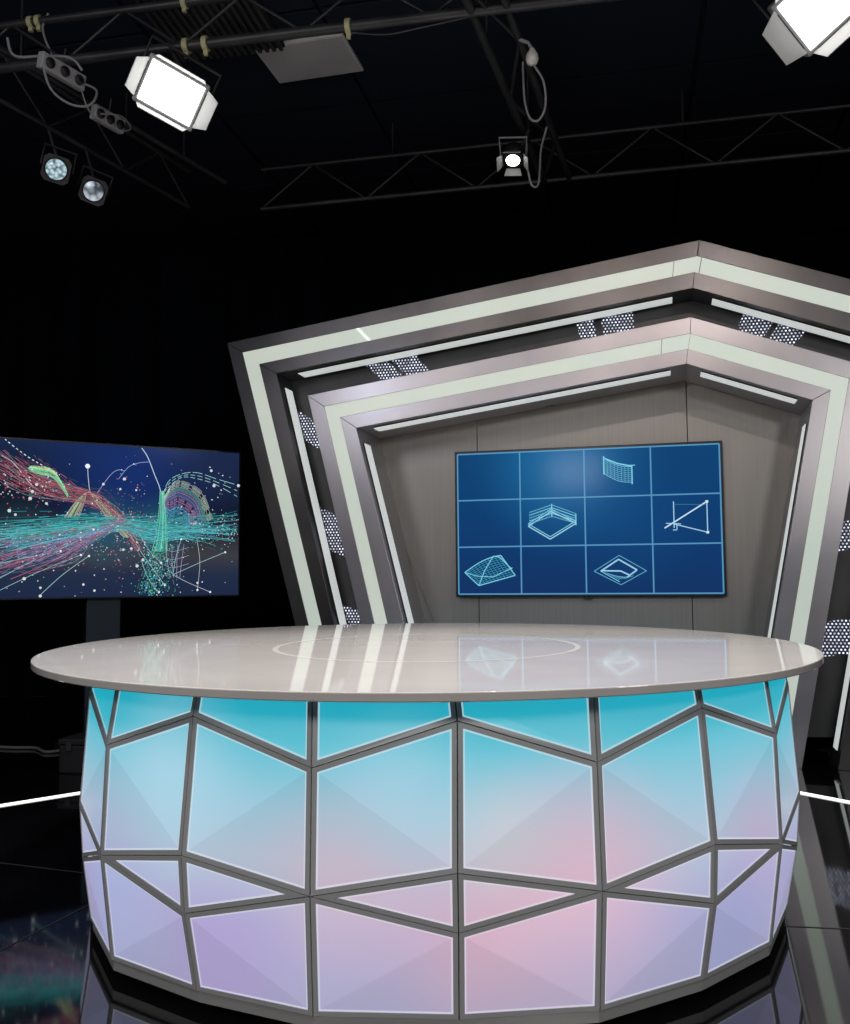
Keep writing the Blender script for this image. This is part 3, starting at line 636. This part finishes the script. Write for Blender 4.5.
def hanger(name,loc,top,label,root):
    """bracket between yoke and pipe, child of the lamp"""
    bpy.context.view_layer.update(); mi=root.matrix_world.inverted() if False else (Matrix.Translation(root.location)@root.rotation_euler.to_matrix().to_4x4()).inverted()
    o=MB().tube([mi@Vector(loc),mi@Vector(top)],.011,n=8).build('hanging_bracket',M['truss'],root); return o
L1=panel_lamp((-1.405,5.0,3.90),(.22,-.85,-.5),R(23),'big glowing white lamp with barn doors at upper left, hung from the near truss',w=.305,h=.225,door=.12,angs=(62,55,80,80))
hanger('b',(-1.36,5.05,4.06),(-1.42,5.06,4.175),'',L1)
L4=panel_lamp((1.975,4.36,3.985),(-.15,-.85,-.5),R(-40),'big glowing white lamp with barn doors in the top right corner',w=.32,h=.27,door=.14,angs=(35,60,60,66))
hanger('b',(2.05,4.41,4.12),(2.05,4.425,4.175),'',L4)
def par(loc,n,roll,label,kind):
    t=empty('round_lamp',loc,0,label,'studio lamp','small round lamps at upper left'); t.rotation_euler=orient(n,roll)
    a=.088; c=.028; q=[(-a+c,-a),(a-c,-a),(a,-a+c),(a,a-c),(a-c,a),(-a+c,a),(-a,a-c),(-a,-a+c)]
    MB().prism([Vector((x,0,z)) for x,z in q],[Vector((x,.012,z)) for x,z in q]).build('front_plate',M['black2'],t,bevel=.002)
    m=MB().lathe([(.0,.19),(.05,.19),(.075,.14),(.082,.0)],n=28); o=m.build('housing',M['black'],t); o.rotation_euler=(R(-90),0,0); o.location=(0,.012,0)
    m=MB().lathe([(.066,0),(.070,-.008),(.076,-.008),(.078,0)],n=32); o=m.build('lens_ring',M['black'],t); o.rotation_euler=(R(90),0,0)
    m=MB().lathe([(.0,.014),(.03,.012),(.052,.007),(.066,0)],n=32); o=m.build('lens',M['lens'+kind],t); o.rotation_euler=(R(90),0,0)
    MB().tube([(-.10,.07,0),(-.10,.08,.13),(.10,.08,.13),(.10,.07,0)],.008,n=8,smooth=False).build('yoke',M['truss'],t)
    return t
def lensmat(name,kind):
    m=mat(name,(.1,.12,.13),.15); L=m.node_tree.links; tc=N(m,'ShaderNodeTexCoord')
    vo=N(m,'ShaderNodeTexVoronoi'); vo.inputs['Scale'].default_value=42 if kind=='a' else 17; L.new(tc.outputs['Object'],vo.inputs['Vector'])
    cr=N(m,'ShaderNodeValToRGB'); e=cr.color_ramp; e.elements[0].position=.25 if kind=='a' else .1; e.elements[1].position=.75; 
    e.elements[0].color=(.55,.75,.80,1) if kind=='a' else (.8,.9,1,1); e.elements[1].color=(.06,.11,.14,1) if kind=='a' else (.02,.03,.04,1)
    L.new(vo.outputs['Distance'],cr.inputs[0]); L.new(cr.outputs[0],bs(m).inputs['Emission Color']); bs(m).inputs['Emission Strength'].default_value=.9
    return m
M['lensa']=lensmat('lens_honeycomb','a'); M['lensb']=lensmat('lens_mirror','b')
pa=par((-2.43,5.95,3.90),(.30,-.85,-.45),R(12),'left small round lamp with honeycomb lens, below the truss at upper left','a'); hanger('b',(-2.45,6.0,4.02),(-2.50,5.98,4.19),'',pa)
pb=par((-2.29,6.25,3.88),(.35,-.80,-.45),R(14),'right small round lamp with half bright lens, below the truss at upper left','b'); hanger('b',(-2.31,6.3,4.0),(-2.36,6.29,4.19),'',pb)
# small spot on the centre truss
sp=empty('small_spotlight',(.60,5.93,3.93),0,'small lit spotlight with open flaps below the narrow centre truss','studio lamp'); sp.rotation_euler=orient((-.12,-.42,-.90),R(8))
m=MB().lathe([(.0,.13),(.04,.13),(.062,.10),(.068,.0),(.060,-.004)],n=28); o=m.build('housing',M['black'],sp); o.rotation_euler=(R(-90),0,0)
m=MB().lathe([(.0,.010),(.035,.008),(.058,0)],n=28); o=m.build('lens',M['lamp_on'],sp); o.rotation_euler=(R(90),0,0)
for a,l in ((90,.10),(0,.06),(180,.06),(270,.05)):
    mb=MB(); w=.045; q=[(-w,.068,0),(w,.068,0),(w*1.3,.068+l*.55,-l*.8),(-w*1.3,.068+l*.55,-l*.8)]
    f=lambda p:Vector((p[0],p[2],p[1]))
    rm=Matrix.Rotation(R(a-90),3,'Y')
    mb.prism([rm@f(p) for p in q],[rm@(f(p)+Vector((0,.003,.003))) for p in q]).build('flap',M['door_metal'],sp)
MB().tube([(-.085,.05,0),(-.09,.06,.13),(.09,.06,.13),(.085,.05,0)],.007,n=8,smooth=False).build('yoke',M['cable'],sp); hanger('b',(.66,6.0,4.04),(.72,6.02,4.18),'',sp)
# ---------------------------------------------------------------- LIGHT
def spot(loc,target,power,ang=60,blend=.6,size=.1,col=(1,.97,.93)):
    l=bpy.data.lights.new('spot_beam','SPOT'); l.energy=power; l.spot_size=R(ang); l.spot_blend=blend; l.shadow_soft_size=size; l.color=col
    o=bpy.data.objects.new('spot_beam',l); COL.objects.link(o); o.location=loc; o.rotation_euler=(Vector(target)-Vector(loc)).to_track_quat('-Z','Y').to_euler(); return o
def area(loc,target,power,sx=.5,sy=.5,col=(1,.97,.93)):
    l=bpy.data.lights.new('soft_fill','AREA'); l.energy=power; l.shape='RECTANGLE'; l.size=sx; l.size_y=sy; l.color=col  # unseen soft fills added out of view, no fixtures modelled
    o=bpy.data.objects.new('soft_fill',l); COL.objects.link(o); o.location=loc; o.rotation_euler=(Vector(target)-Vector(loc)).to_track_quat('-Z','Y').to_euler(); return o
spot((-1.36,4.80,3.74),(-.1,3.0,.9),110,80,.7,.15)
spot((1.95,4.12,3.88),(.2,3.2,.9),90,80,.7,.15)
spot((.58,5.80,3.85),(.2,3.9,.9),50,50,.7,.06)
area((-2.4,-3.2,3.1),(0,3.2,.6),60,.9,.6)
area((2.4,-3.2,3.1),(0.1,3.2,.6),60,.9,.6)
area((-3.4,1.6,3.6),(-.8,6.6,1.3),28,.8,.8,(.93,.93,1))  # fill added to lift the left legs
area((3.6,1.2,3.6),(1.6,5.9,1.6),22,.8,.8,(.9,.92,1))
spot((-.2,2.9,4.5),(0,3.6,.9),680,75,.8,.35)  # unseen overhead spot added to brighten the tabletop
spot((.9,.8,4.6),(2.1,5.7,2.6),115,34,.9,.06,(1,.86,.77))
spot((-.6,.8,4.6),(.7,5.9,2.55),75,34,.9,.06,(1,.84,.75))
spot((-2.1,1.2,4.6),(-.6,6.2,2.6),55,40,.9,.10,(1,.90,.85))
w=bpy.data.worlds.new('studio_dark'); S.world=w; w.use_nodes=True; w.node_tree.nodes['Background'].inputs[0].default_value=(.35,.45,.7,1); w.node_tree.nodes['Background'].inputs[1].default_value=.008
# ---------------------------------------------------------------- CAMERA
cam=bpy.data.cameras.new('camera'); co=bpy.data.objects.new('camera',cam); COL.objects.link(co)
cam.sensor_fit='HORIZONTAL'; cam.sensor_width=36; cam.lens=924.3/850*36; cam.clip_start=.05
co.location=(0,0,1.1652)
p=R(4.1904); fwd=Vector((0,math.cos(p),math.sin(p))); up=Vector((0,-math.sin(p),math.cos(p))); rt=Vector((1,0,0))
RS=-1
m3=Matrix((rt,up,-fwd)).transposed()
co.rotation_euler=(m3@Matrix.Rotation(R(.448)*RS,3,'Z')).to_euler()
S.camera=co
S.view_settings.view_transform='Standard'; S.view_settings.look='None'; S.view_settings.gamma=1; S.view_settings.use_curve_mapping=False; S.view_settings.exposure=0
